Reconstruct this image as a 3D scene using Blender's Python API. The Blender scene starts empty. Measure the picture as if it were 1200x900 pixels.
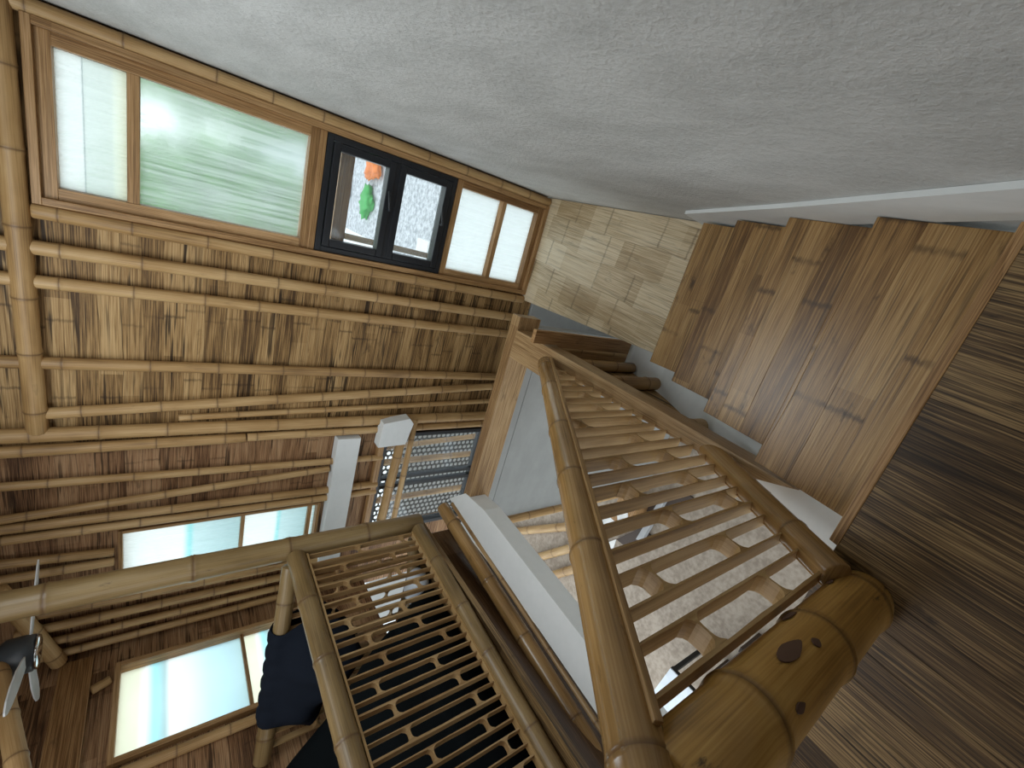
import bpy, bmesh, math, random
from mathutils import Vector, Matrix
random.seed(7)
SC = bpy.context.scene
COL = SC.collection
PI = math.pi

# ------------------------------------------------------------------ camera, sky, lights, exposure
FPX = 512.82
EYE = Vector((0.0, 0.0, 1.6))
RT = Vector((0.264904, -0.568858, -0.778606))     # camera right in the world
DN = Vector((-0.913804, -0.405903, -0.014346))    # image down
FW = Vector((-0.307878, 0.715293, -0.627349))     # viewing direction
cam_d = bpy.data.cameras.new('camera')
cam_d.sensor_width = 36.0
cam_d.lens = 36.0 * FPX / 1200.0
cam_d.clip_start = 0.02
cam = bpy.data.objects.new('camera', cam_d)
COL.objects.link(cam)
M = Matrix.Identity(4)
for i in range(3):
    M[i][0] = RT[i]; M[i][1] = -DN[i]; M[i][2] = -FW[i]; M[i][3] = EYE[i]
cam.matrix_world = M
SC.camera = cam

SC.view_settings.view_transform = 'Standard'
SC.view_settings.look = 'None'
SC.view_settings.gamma = 1.0
SC.view_settings.use_curve_mapping = False
SC.view_settings.exposure = 0.6

world = bpy.data.worlds.new('overcast_sky')
SC.world = world
world.use_nodes = True
wn = world.node_tree
wn.nodes['Background'].inputs['Color'].default_value = (0.86, 0.95, 1.0, 1)
wn.nodes['Background'].inputs['Strength'].default_value = 1.25


def area(name, loc, target, sx, sy, power, color=(1, 1, 1)):
    d = bpy.data.lights.new(name, 'AREA')
    d.shape = 'RECTANGLE'; d.size = sx; d.size_y = sy
    d.energy = power; d.color = color
    o = bpy.data.objects.new(name, d)
    COL.objects.link(o)
    o.location = loc
    o.rotation_euler = (Vector(target) - Vector(loc)).to_track_quat('-Z', 'Y').to_euler()
    return o


area('fill_over_landing', (-0.75, 1.75, 2.55), (-0.2, 2.35, -0.6), 1.3, 1.0, 25, (0.86, 0.95, 1.0))  # added fill lamp brightening the landing; the ceiling has no opening
area('fill_over_loft', (-2.2, 0.9, 2.52), (-2.3, 1.2, 0), 1.6, 1.8, 13, (0.95, 0.98, 1.0))  # added overhead fill for the loft, under a closed ceiling
area('rear_left_fill', (-3.2, -2.2, 1.9), (-0.6, 1.2, 0.2), 2.0, 1.6, 7, (0.93, 0.97, 1.0))  # general fill added at the left rear, no real source there
area('lower_floor_fill', (-5.4, 0.9, -1.4), (-2.6, 1.4, -3.0), 2.4, 1.4, 8, (0.98, 0.98, 1.0))  # invented side lamp that lifts the lower floor


# ------------------------------------------------------------------ measuring helpers
def ray(x, y):
    return RT * (x - 600.0) + DN * (y - 450.0) + FW * FPX


def onz(x, y, z):
    d = ray(x, y); return EYE + d * ((z - EYE.z) / d.z)


def onx(x, y, X):
    d = ray(x, y); return EYE + d * (X / d.x)


def ony(x, y, Y):
    d = ray(x, y); return EYE + d * (Y / d.y)


# ------------------------------------------------------------------ materials
def newmat(name):
    m = bpy.data.materials.new(name)
    m.use_nodes = True
    nt = m.node_tree
    return m, nt, nt.nodes, nt.links, nt.nodes['Principled BSDF']


class G:
    """tiny node-graph helper"""
    def __init__(s, nt):
        s.nt = nt; s.n = nt.nodes; s.l = nt.links

    def put(s, sock, v):
        if hasattr(v, 'links') or hasattr(v, 'is_linked'):
            s.l.new(v, sock)
        else:
            sock.default_value = v

    def math(s, op, a, b=0.0, c=None):
        n = s.n.new('ShaderNodeMath'); n.operation = op
        s.put(n.inputs[0], a); s.put(n.inputs[1], b)
        if c is not None: s.put(n.inputs[2], c)
        return n.outputs[0]

    def mix(s, f, a, b, mode='MIX'):
        n = s.n.new('ShaderNodeMix'); n.data_type = 'RGBA'; n.blend_type = mode
        s.put(n.inputs[0], f); s.put(n.inputs[6], a); s.put(n.inputs[7], b)
        return n.outputs[2]

    def rng(s, v, a, b, c=0.0, d=1.0, smooth=True):
        n = s.n.new('ShaderNodeMapRange')
        n.interpolation_type = 'SMOOTHSTEP' if smooth else 'LINEAR'
        s.put(n.inputs[0], v)
        for i, q in enumerate((a, b, c, d)): s.put(n.inputs[1 + i], q)
        return n.outputs[0]

    def uv(s):
        n = s.n.new('ShaderNodeUVMap'); n.uv_map = 'UVMap'
        sp = s.n.new('ShaderNodeSeparateXYZ'); s.l.new(n.outputs[0], sp.inputs[0])
        return sp.outputs[0], sp.outputs[1]

    def vec(s, x, y, z=0.0):
        n = s.n.new('ShaderNodeCombineXYZ')
        s.put(n.inputs[0], x); s.put(n.inputs[1], y); s.put(n.inputs[2], z)
        return n.outputs[0]

    def noise(s, v, scale=1.0, detail=3.0, rough=0.55):
        n = s.n.new('ShaderNodeTexNoise')
        s.l.new(v, n.inputs['Vector']); n.inputs['Scale'].default_value = scale
        n.inputs['Detail'].default_value = detail; n.inputs['Roughness'].default_value = rough
        return n.outputs['Fac']

    def white(s, v):
        n = s.n.new('ShaderNodeTexWhiteNoise'); n.noise_dimensions = '3D'
        s.l.new(v, n.inputs['Vector'])
        return n.outputs['Value']

    def ramp(s, f, stops):
        n = s.n.new('ShaderNodeValToRGB'); s.l.new(f, n.inputs[0])
        e = n.color_ramp.elements
        while len(e) < len(stops): e.new(0.5)
        for k, (p, c) in enumerate(stops):
            e[k].position = p; e[k].color = (*c, 1)
        return n.outputs[0]

    def objrand(s):
        n = s.n.new('ShaderNodeObjectInfo'); return n.outputs['Random']

    def bump(s, h, strength, dist, bsdf):
        n = s.n.new('ShaderNodeBump'); s.l.new(h, n.inputs['Height'])
        n.inputs['Strength'].default_value = strength; n.inputs['Distance'].default_value = dist
        s.l.new(n.outputs[0], bsdf.inputs['Normal'])


def plain(name, col, rough=0.6, metal=0.0):
    m, nt, n, l, b = newmat(name)
    b.inputs['Base Color'].default_value = (*col, 1)
    b.inputs['Roughness'].default_value = rough
    b.inputs['Metallic'].default_value = metal
    g = G(nt)
    tc = n.new('ShaderNodeTexCoord')
    f = g.noise(tc.outputs['Object'], 6.0, 4)
    c = g.mix(g.rng(f, 0.3, 0.7, 0, 1), (*[x * 0.9 for x in col], 1), (*[min(1, x * 1.06) for x in col], 1))
    l.new(c, b.inputs['Base Color'])
    return m


def bamboo(name, dark, mid, light, rough=0.42, scuff=0.15, ring=(0.12, 0.06, 0.025)):
    m, nt, n, l, b = newmat(name)
    g = G(nt); u, v = g.uv(); r = g.objrand()
    ro = g.math('MULTIPLY', r, 37.0)
    fine = g.noise(g.vec(g.math('MULTIPLY', u, 3.0), g.math('MULTIPLY', v, 190.0), ro), 1.0, 4)
    big = g.noise(g.vec(g.math('MULTIPLY', u, 2.2), g.math('MULTIPLY', v, 9.0), ro), 1.0, 3)
    f = g.math('ADD', g.math('MULTIPLY', fine, 0.45), g.math('MULTIPLY', big, 0.6))
    f = g.math('ADD', f, g.math('MULTIPLY', g.math('SUBTRACT', r, 0.5), 0.14))
    c = g.ramp(f, [(0.3, dark), (0.5, mid), (0.72, light)])
    spots = g.rng(g.noise(g.vec(g.math('MULTIPLY', u, 7.0), g.math('MULTIPLY', v, 22.0), ro), 1.0, 5, 0.65),
                  0.62, 0.72, 0.0, scuff)
    c = g.mix(spots, c, (0.06, 0.035, 0.02, 1))
    pale = g.rng(g.noise(g.vec(g.math('MULTIPLY', u, 30.0), g.math('MULTIPLY', v, 34.0), g.math('ADD', ro, 9.0)), 1.0, 6, 0.7),
                 0.66, 0.75, 0.0, scuff * 0.8)
    c = g.mix(pale, c, (0.36, 0.3, 0.21, 1))
    at = n.new('ShaderNodeAttribute'); at.attribute_name = 'ring'
    c = g.mix(g.math('MULTIPLY', at.outputs['Fac'], 0.85), c, (*ring, 1))
    l.new(c, b.inputs['Base Color'])
    b.inputs['Roughness'].default_value = rough
    g.bump(f, 0.12, 0.004, b)
    return m


def strips(name, cols, w=0.02, piece=0.9, gap=0.6, fine=0.5, node=0.5, rough=0.55, gloss=0.5, spots=0.3, node_len=0.28, gapw=0.07, crack=0.0, crackf=150.0, var=0.38):
    """flattened / split bamboo laid in strips along U"""
    m, nt, n, l, b = newmat(name)
    g = G(nt); u, v = g.uv(); r = g.objrand()
    ro = g.math('MULTIPLY', r, 51.0)
    wob = g.math('MULTIPLY', g.math('SUBTRACT', g.noise(g.vec(g.math('MULTIPLY', u, 1.3), g.math('MULTIPLY', v, 2.0), ro), 1.0, 2), 0.5), w * 0.8)
    vv = g.math('ADD', g.math('DIVIDE', g.math('ADD', v, wob), w), ro)
    si = g.math('FLOOR', vv)
    sf = g.math('FRACT', vv)
    rs = g.white(g.vec(si, 3.0, 1.0))
    up = g.math('ADD', g.math('DIVIDE', u, piece), g.math('MULTIPLY', rs, 7.0))
    pi_ = g.math('FLOOR', up)
    rc = g.white(g.vec(si, pi_, 5.0))
    grain = g.noise(g.vec(g.math('MULTIPLY', u, 4.0), g.math('MULTIPLY', v, 260.0), ro), 1.0, 5, 0.6)
    big = g.noise(g.vec(g.math('MULTIPLY', u, 1.1), g.math('MULTIPLY', v, 5.0), ro), 1.0, 4)
    f = g.math('ADD', g.math('MULTIPLY', g.math('SUBTRACT', rc, 0.5), var), g.math('MULTIPLY', g.math('SUBTRACT', grain, 0.5), fine * 1.7))
    f = g.math('ADD', g.math('ADD', f, 0.5), g.math('MULTIPLY', g.math('SUBTRACT', big, 0.5), 0.75))
    c = g.ramp(f, [(0.22, cols[0]), (0.5, cols[1]), (0.82, cols[2])])
    gm = g.math('MAXIMUM', g.rng(sf, 0.0, gapw, 1, 0), g.rng(sf, 1 - gapw, 1.0, 0, 1))
    gm = g.math('MULTIPLY', gm, g.math('MULTIPLY', g.rng(g.white(g.vec(si, 8.0, 2.0)), 0.2, 0.8, 0.2, 1.0), gap))
    c = g.mix(gm, c, (*[x * 0.18 for x in cols[0]], 1))
    ck = g.noise(g.vec(g.math('MULTIPLY', u, 2.6), g.math('MULTIPLY', v, crackf), g.math('ADD', ro, 3.0)), 1.0, 2, 0.5)
    pk = g.noise(g.vec(g.math('MULTIPLY', u, 1.7), g.math('MULTIPLY', v, 7.0), g.math('ADD', ro, 8.0)), 1.0, 2)
    cm = g.math('MULTIPLY', g.math('MULTIPLY', g.rng(ck, 0.53, 0.64), crack), g.rng(pk, 0.35, 0.6, 0.25, 1.0))
    c = g.mix(cm, c, (*[x * 0.3 for x in cols[0]], 1))
    un = g.math('FRACT', g.math('ADD', g.math('DIVIDE', u, node_len), g.math('MULTIPLY', g.white(g.vec(g.math('FLOOR', g.math('DIVIDE', vv, 4.0)), pi_, 9.0)), 5.0)))
    nj = g.math('MULTIPLY', g.math('SUBTRACT', g.noise(g.vec(g.math('MULTIPLY', u, 30.0), g.math('MULTIPLY', v, 70.0), ro), 1.0, 3), 0.5), 0.05)
    nm = g.math('MULTIPLY', g.rng(g.math('ABSOLUTE', g.math('SUBTRACT', g.math('ADD', un, nj), 0.5)), 0.0, 0.03, 1, 0), node)
    nm = g.math('MULTIPLY', nm, g.rng(pk, 0.3, 0.62, 0.35, 1.0))
    c = g.mix(nm, c, (*[x * 0.35 for x in cols[0]], 1))
    sp = g.rng(g.noise(g.vec(g.math('MULTIPLY', u, 5.0), g.math('MULTIPLY', v, 12.0), g.math('ADD', ro, 4.0)), 1.0, 5, 0.62), 0.6, 0.74, 0.0, spots)
    c = g.mix(sp, c, (*[x * 0.3 for x in cols[0]], 1))
    l.new(c, b.inputs['Base Color'])
    b.inputs['Roughness'].default_value = rough
    b.inputs['Specular IOR Level'].default_value = gloss
    h = g.math('SUBTRACT', g.math('MULTIPLY', grain, 0.3), gm)
    g.bump(h, 0.35, 0.004, b)
    return m


def plaster(name, c0, c1, scale=40.0, strength=0.25, blotch=2.2, fine=0.3):
    m, nt, n, l, b = newmat(name)
    g = G(nt)
    tc = n.new('ShaderNodeTexCoord')
    a = g.noise(tc.outputs['Object'], scale, 6, 0.6)
    mp = n.new('ShaderNodeMapping'); l.new(tc.outputs['Object'], mp.inputs[0])
    mp.inputs['Scale'].default_value = (1, 1.2, 3.0)
    mp.inputs['Rotation'].default_value = (0.6, 0, 0)
    bg = g.noise(mp.outputs[0], blotch, 8, 0.62)
    f = g.math('ADD', g.math('MULTIPLY', a, fine), g.math('MULTIPLY', bg, 1 - fine))
    l.new(g.mix(g.rng(f, 0.36, 0.62), (*c0, 1), (*c1, 1)), b.inputs['Base Color'])
    b.inputs['Roughness'].default_value = 0.85
    g.bump(a, strength, 0.01, b)
    return m


def pane_mat(name, tint, haze, rough=0.0, bands=None):
    """window pane: part clear / rough refraction, part milky sheet"""
    m, nt, n, l, b = newmat(name)
    g = G(nt)
    n.remove(b)
    out = n['Material Output']
    tr = n.new('ShaderNodeBsdfTransparent'); tr.inputs[0].default_value = (*tint, 1)
    rf = n.new('ShaderNodeBsdfRefraction'); rf.inputs['Color'].default_value = (*tint, 1)
    rf.inputs['Roughness'].default_value = max(rough, 0.01); rf.inputs['IOR'].default_value = 1.12
    mx = n.new('ShaderNodeMixShader'); mx.inputs[0].default_value = 0.75 if rough > 0 else 0.0
    l.new(tr.outputs[0], mx.inputs[1]); l.new(rf.outputs[0], mx.inputs[2])
    tl = n.new('ShaderNodeBsdfTranslucent'); tl.inputs[0].default_value = (0.93, 0.96, 0.95, 1)
    if bands:
        t2 = n.new('ShaderNodeTexCoord'); sp = n.new('ShaderNodeSeparateXYZ'); l.new(t2.outputs['Generated'], sp.inputs[0])
        col = g.ramp(sp.outputs[2], bands)
        l.new(col, tl.inputs[0]); l.new(col, rf.inputs['Color'])
    m2 = n.new('ShaderNodeMixShader')
    if haze < 1.0 and rough > 0:
        tc = n.new('ShaderNodeTexCoord')
        mp = n.new('ShaderNodeMapping'); l.new(tc.outputs['Object'], mp.inputs[0])
        mp.inputs['Scale'].default_value = (60, 1, 1.5)
        f = g.noise(mp.outputs[0], 1.0, 3)
        l.new(g.rng(f, 0.3, 0.7, max(0, haze - 0.1), min(1, haze + 0.1)), m2.inputs[0])
    else:
        m2.inputs[0].default_value = haze
    l.new(mx.outputs[0], m2.inputs[1]); l.new(tl.outputs[0], m2.inputs[2])
    gl = n.new('ShaderNodeBsdfGlossy'); gl.inputs['Roughness'].default_value = 0.05
    m3 = n.new('ShaderNodeMixShader'); m3.inputs[0].default_value = 0.04
    l.new(m2.outputs[0], m3.inputs[1]); l.new(gl.outputs[0], m3.inputs[2])
    l.new(m3.outputs[0], out.inputs[0])
    return m


MT = {}
MT['pole'] = bamboo('bamboo_pole', (0.18, 0.095, 0.036), (0.43, 0.255, 0.1), (0.6, 0.4, 0.19), 0.5, 0.2)
MT['rail'] = bamboo('bamboo_varnished', (0.15, 0.08, 0.026), (0.31, 0.175, 0.06), (0.47, 0.29, 0.12), 0.24, 0.5)
MT['newel'] = bamboo('bamboo_newel', (0.19, 0.095, 0.022), (0.46, 0.25, 0.06), (0.66, 0.41, 0.13), 0.33, 0.9)
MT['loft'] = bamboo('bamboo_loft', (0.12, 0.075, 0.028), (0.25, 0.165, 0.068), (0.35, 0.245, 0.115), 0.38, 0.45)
MT['slat'] = bamboo('bamboo_slat', (0.2, 0.11, 0.04), (0.42, 0.26, 0.105), (0.6, 0.41, 0.2), 0.45, 0.3)
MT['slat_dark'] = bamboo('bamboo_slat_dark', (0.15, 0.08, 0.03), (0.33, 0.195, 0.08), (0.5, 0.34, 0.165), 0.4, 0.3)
MT['mat'] = strips('split_bamboo_mat', ((0.085, 0.043, 0.016), (0.33, 0.19, 0.07), (0.55, 0.36, 0.165)), 0.1, 1.7, 0.85, 1.0, 0.55, 0.6, 0.3, 0.55, 0.46, 0.03, 0.9, 62.0, 0.3)
MT['matred'] = strips('split_bamboo_mat_red', ((0.085, 0.038, 0.016), (0.3, 0.16, 0.075), (0.48, 0.3, 0.16)), 0.09, 1.7, 0.8, 0.9, 0.45, 0.6, 0.3, 0.45, 0.46, 0.03, 0.8, 66.0, 0.3)
MT['tread'] = strips('bamboo_tread', ((0.135, 0.062, 0.016), (0.34, 0.187, 0.062), (0.52, 0.33, 0.14)), 0.115, 2.2, 0.6, 0.85, 0.7, 0.34, 0.5, 0.9, 0.62, 0.014, 0.5, 90.0, 0.3)
MT['landing'] = strips('bamboo_landing', ((0.42, 0.3, 0.165), (0.68, 0.55, 0.36), (0.82, 0.71, 0.53)), 0.2, 0.42, 0.5, 0.8, 0.6, 0.3, 0.5, 0.45, 0.42, 0.012, 0.4, 90.0)
MT['floor'] = strips('bamboo_floor', ((0.04, 0.021, 0.008), (0.125, 0.072, 0.029), (0.34, 0.22, 0.095)), 0.09, 1.5, 0.7, 1.15, 0.25, 0.42, 0.45, 0.9, 0.9, 0.025, 0.75, 110.0)
MT['pine'] = strips('pine_frame', ((0.2, 0.1, 0.035), (0.4, 0.225, 0.09), (0.54, 0.33, 0.16)), 0.5, 3.0, 0.1, 1.0, 0.0, 0.45, 0.4, 0.35, 0.5, 0.01, 0.25, 60.0)
MT['timber'] = strips('timber_plank', ((0.2, 0.105, 0.042), (0.4, 0.25, 0.115), (0.53, 0.37, 0.2)), 0.4, 3.0, 0.1, 1.1, 0.0, 0.36, 0.5, 0.5, 0.5, 0.01, 0.3, 70.0)
MT['board'] = strips('brown_board', ((0.2, 0.095, 0.032), (0.4, 0.22, 0.09), (0.54, 0.33, 0.15)), 0.4, 3.0, 0.1, 1.0, 0.0, 0.45, 0.4, 0.5, 0.5, 0.01, 0.4, 70.0)
MT['darkwood'] = strips('dark_glossy_board', ((0.035, 0.018, 0.009), (0.085, 0.045, 0.022), (0.16, 0.09, 0.045)), 0.4, 3.0, 0.1, 0.8, 0.0, 0.16, 0.6, 0.3, 0.5, 0.01)
MT['white_wall'] = plaster('rough_white_plaster', (0.50, 0.505, 0.49), (0.61, 0.615, 0.6), 60, 0.6)
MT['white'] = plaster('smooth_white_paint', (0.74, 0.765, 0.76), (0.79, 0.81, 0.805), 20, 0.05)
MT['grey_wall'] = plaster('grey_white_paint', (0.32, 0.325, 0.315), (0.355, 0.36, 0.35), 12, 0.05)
MT['concrete'] = plaster('tan_concrete', (0.25, 0.2, 0.155), (0.4, 0.335, 0.27), 22, 0.2, 5.5, 0.5)
MT['gravel'] = plaster('grey_gravel', (0.3, 0.32, 0.34), (0.62, 0.65, 0.68), 9, 0.3, 5.0, 0.8)
MT['black_metal'] = plain('black_aluminium', (0.016, 0.018, 0.022), 0.35)
MT['cloth'] = plain('black_cloth', (0.005, 0.007, 0.008), 0.95)
MT['navy'] = plain('navy_cloth', (0.013, 0.017, 0.026), 0.9)
for k_ in ('cloth', 'navy'):
    MT[k_].node_tree.nodes['Principled BSDF'].inputs['Specular IOR Level'].default_value = 0.08
MT['fan_white'] = plain('fan_white', (0.85, 0.87, 0.88), 0.4)
MT['fan_body'] = plain('fan_body', (0.06, 0.07, 0.08), 0.4)
MT['chrome'] = plain('chrome', (0.8, 0.8, 0.8), 0.15, 1.0)
MT['leaf'] = plain('leaf', (0.16, 0.42, 0.08), 0.6)
MT['stem'] = plain('stem', (0.12, 0.08, 0.04), 0.8)
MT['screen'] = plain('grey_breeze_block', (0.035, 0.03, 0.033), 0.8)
MT['paper'] = plain('white_paper', (0.85, 0.85, 0.83), 0.7)
MT['ink'] = plain('black_ink', (0.01, 0.01, 0.01), 0.6)
MT['grey'] = plain('grey_metal', (0.4, 0.41, 0.42), 0.4)
MT['table_white'] = plain('white_laminate', (0.72, 0.78, 0.85), 0.25)
MT['dark_brown'] = plain('dark_brown_wood', (0.045, 0.024, 0.014), 0.5)
MT['orange'] = plain('orange_tarp', (0.8, 0.22, 0.04), 0.6)
MT['green'] = plain('green_tarp', (0.05, 0.38, 0.08), 0.6)
MT['pink'] = plain('pink_plastic', (0.75, 0.45, 0.4), 0.5)
MT['dark_cut'] = plain('dark_branch_scar', (0.13, 0.07, 0.045), 0.7)
MT['pane_frost'] = pane_mat('frosted_pane', (0.94, 0.97, 0.95), 0.6, 0.2)
MT['pane_green'] = pane_mat('fluted_pane', (0.95, 0.99, 0.97), 0.22, 0.42)
MT['pane_milk'] = pane_mat('milky_pane', (0.96, 0.98, 0.98), 0.8, 0.2)
C_ = (0.6, 0.9, 0.93); W_ = (0.93, 0.95, 0.93); K_ = (0.88, 0.88, 0.76); D_ = (0.62, 0.74, 0.74)
MT['pane_band'] = pane_mat('tinted_fluted_pane', (0.94, 0.97, 0.95), 0.7, 0.25, [(0.0, D_), (0.3, (0.72, 0.88, 0.93)), (0.45, (0.85, 0.95, 0.95)), (0.62, W_), (0.66, D_), (0.74, C_), (0.8, W_), (0.86, K_), (1.0, K_)])
MT['pane_band2'] = pane_mat('tinted_fluted_pane_pale', (0.94, 0.97, 0.95), 0.75, 0.25, [(0.0, D_), (0.42, (0.75, 0.86, 0.86)), (0.46, (0.55, 0.85, 0.85)), (0.52, W_), (1.0, W_)])
MT['pane_first'] = pane_mat('cream_fluted_pane', (0.94, 0.97, 0.95), 0.75, 0.25, [(0.0, K_), (0.2, (0.9, 0.93, 0.86)), (0.25, (0.84, 0.88, 0.84)), (0.62, (0.86, 0.9, 0.87)), (0.63, (0.55, 0.6, 0.6)), (0.65, W_), (1.0, W_)])
MT['pane_clear'] = pane_mat('clear_pane', (0.97, 0.98, 0.98), 0.04)


# ------------------------------------------------------------------ object helpers
def tag(o, label=None, cat=None, group=None, kind=None):
    if label: o['label'] = label
    if cat: o['category'] = cat
    if group: o['group'] = group
    if kind: o['kind'] = kind
    return o


def thing(name, loc, label=None, cat=None, group=None, kind=None):
    o = bpy.data.objects.new(name, None)
    o.empty_display_size = 0.1
    COL.objects.link(o)
    o.location = loc
    return tag(o, label, cat, group, kind)


def obj(name, bm, mat, parent=None, smooth=False):
    bm.normal_update()
    me = bpy.data.meshes.new(name)
    xs = [v.co.x for v in bm.verts]; ys = [v.co.y for v in bm.verts]; zs = [v.co.z for v in bm.verts]
    c = Vector(((min(xs) + max(xs)) / 2, (min(ys) + max(ys)) / 2, min(zs)))
    for v in bm.verts: v.co -= c
    bm.to_mesh(me); bm.free()
    for p in me.polygons: p.use_smooth = smooth
    me.materials.append(MT[mat] if isinstance(mat, str) else mat)
    o = bpy.data.objects.new(name, me)
    COL.objects.link(o)
    base = Vector((0, 0, 0))
    p = parent
    while p is not None:
        base = base + p.location; p = p.parent
    o.parent = parent
    o.location = c - base
    return o


def uvl(bm):
    return bm.loops.layers.uv.get('UVMap') or bm.loops.layers.uv.new('UVMap')


def grain_uv(bm, faces, g, off=0.0):
    L = uvl(bm); g = Vector(g).normalized()
    for f in faces:
        f.normal_update()
        n = f.normal
        t = n.cross(g)
        if t.length < 0.25:
            a = Vector((0, 0, 1)) if abs(n.z) < 0.8 else Vector((1, 0, 0))
            gg = n.cross(a).normalized(); t = n.cross(gg)
        else:
            gg = g
        t.normalize()
        for lp in f.loops:
            lp[L].uv = (lp.vert.co.dot(gg) + off, lp.vert.co.dot(t) + off)


def poly_prism(bm, bottom, top, g=(0, 1, 0), bev=0.0):
    """closed solid from two matching loops"""
    a = [bm.verts.new(p) for p in bottom]; b = [bm.verts.new(p) for p in top]
    n = len(a)
    fs = [bm.faces.new(list(reversed(a))), bm.faces.new(b)]
    for i in range(n):
        fs.append(bm.faces.new((a[i], a[(i + 1) % n], b[(i + 1) % n], b[i])))
    bmesh.ops.recalc_face_normals(bm, faces=fs)
    if bev > 0:
        es = list({e for f in fs for e in f.edges})
        r = bmesh.ops.bevel(bm, geom=es, offset=bev, segments=2, affect='EDGES', profile=0.6)
        fs = list({f for v in (set(a) | set(b) | set(r['verts'])) if v.is_valid for f in v.link_faces} | set(r['faces']))
        fs = [f for f in fs if f.is_valid]
    grain_uv(bm, fs, g, random.random() * 5)
    return fs


def box(bm, x0, x1, y0, y1, z0, z1, g=(0, 1, 0), bev=0.0):
    b = [(x0, y0, z0), (x1, y0, z0), (x1, y1, z0), (x0, y1, z0)]
    t = [(x0, y0, z1), (x1, y0, z1), (x1, y1, z1), (x0, y1, z1)]
    return poly_prism(bm, [Vector(p) for p in b], [Vector(p) for p in t], g, bev)


def beam(bm, p0, p1, w, h, up=(0, 0, 1), bev=0.0, w1=None):
    """rectangular bar from p0 to p1, w across, h along up"""
    p0 = Vector(p0); p1 = Vector(p1); d = (p1 - p0).normalized()
    s = d.cross(Vector(up)).normalized(); u = s.cross(d)
    def ring(p, ww): return [p + s * a * ww / 2 + u * b * h / 2 for a, b in ((-1, -1), (1, -1), (1, 1), (-1, 1))]
    return poly_prism(bm, ring(p0, w), ring(p1, w1 or w), d, bev)


def culm(bm, p0, p1, r, spacing=0.32, seed=0, seg=18, bulge=0.08, taper=0.0, bow=0.0, at=None):
    """bamboo stalk with raised nodes between p0 and p1"""
    rnd = random.Random(seed)
    p0 = Vector(p0); p1 = Vector(p1); Ln = (p1 - p0).length; d = (p1 - p0) / Ln
    a = Vector((0, 0, 1)) if abs(d.z) < 0.85 else Vector((1, 0, 0))
    s = d.cross(a).normalized(); u = s.cross(d)
    bd = (s * rnd.uniform(-1, 1) + u * rnd.uniform(-1, 1)) * bow
    nodes = []; t = rnd.uniform(0.3, 0.9) * spacing
    while t < Ln - 0.02:
        nodes.append(t); t += spacing * rnd.uniform(0.8, 1.2)
    if at: nodes = list(at)
    st = [(0.0, 0.9, 0.0), (0.006, 1.0, 0.0)]
    nw = max(0.006, r * 0.16)
    for q in nodes:
        for dt, k, rg in ((-3.2, 1.0, 0), (-1.3, 1 + bulge * 0.55, 0.1), (-0.45, 1 + bulge, 0.5), (0.0, 1 + bulge * 0.25, 1.0), (0.45, 1 + bulge * 0.8, 0.6), (1.4, 1 + bulge * 0.35, 0.15), (3.2, 0.99, 0)):
            tt = q + dt * nw
            if 0.008 < tt < Ln - 0.008: st.append((tt, k, rg))
    st += [(Ln - 0.006, 1.0, 0.0), (Ln, 0.9, 0.0)]
    st.sort()
    fl = bm.verts.layers.float.get('ring') or bm.verts.layers.float.new('ring')
    L = uvl(bm)
    off = rnd.random() * 9
    rings = []
    for tt, k, rg in st:
        q = tt / Ln
        c = p0 + d * tt + bd * math.sin(PI * q)
        rr = r * k * (1 - taper * q)
        row = []
        for j in range(seg):
            an = 2 * PI * j / seg
            v = bm.verts.new(c + (s * math.cos(an) + u * math.sin(an)) * rr)
            v[fl] = rg; row.append(v)
        rings.append((tt, row))
    for (t0, A), (t1, B) in zip(rings, rings[1:]):
        for j in range(seg):
            k = (j + 1) % seg
            f = bm.faces.new((A[j], A[k], B[k], B[j])); f.smooth = True
            for lp, (tt, jj) in zip(f.loops, ((t0, j), (t0, j + 1), (t1, j + 1), (t1, j))):
                lp[L].uv = (tt + off, jj / seg * 2 * PI * r)
    for (tt, row), flip in ((rings[0], True), (rings[-1], False)):
        f = bm.faces.new(list(reversed(row)) if flip else row)
        for lp in f.loops: lp[L].uv = (off, lp.vert.co.z)
    bmesh.ops.recalc_face_normals(bm, faces=bm.faces)
    return nodes


def smooth_culm(name, parent, mat, *a, **k):
    bm = bmesh.new(); culm(bm, *a, **k)
    o = obj(name, bm, mat, parent, True)
    return o


def pole(p0, p1, r, label, group=None, seed=0, mat='pole', name='bamboo_pole', cat='pole', **k):
    bm = bmesh.new(); culm(bm, p0, p1, r, seed=seed, **k)
    return tag(obj(name, bm, mat, None, True), label, cat, group)


def tube(bm, pts, r, seg=10):
    pts = [Vector(p) for p in pts]
    rows = []
    for i, p in enumerate(pts):
        d = (pts[min(i + 1, len(pts) - 1)] - pts[max(i - 1, 0)]).normalized()
        a = Vector((0, 0, 1)) if abs(d.z) < 0.9 else Vector((1, 0, 0))
        s = d.cross(a).normalized(); u = s.cross(d)
        rows.append([bm.verts.new(p + (s * math.cos(2 * PI * j / seg) + u * math.sin(2 * PI * j / seg)) * r) for j in range(seg)])
    for A, B in zip(rows, rows[1:]):
        for j in range(seg): bm.faces.new((A[j], A[(j + 1) % seg], B[(j + 1) % seg], B[j]))
    bm.faces.new(list(reversed(rows[0]))); bm.faces.new(rows[-1])
    bmesh.ops.recalc_face_normals(bm, faces=bm.faces)


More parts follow.
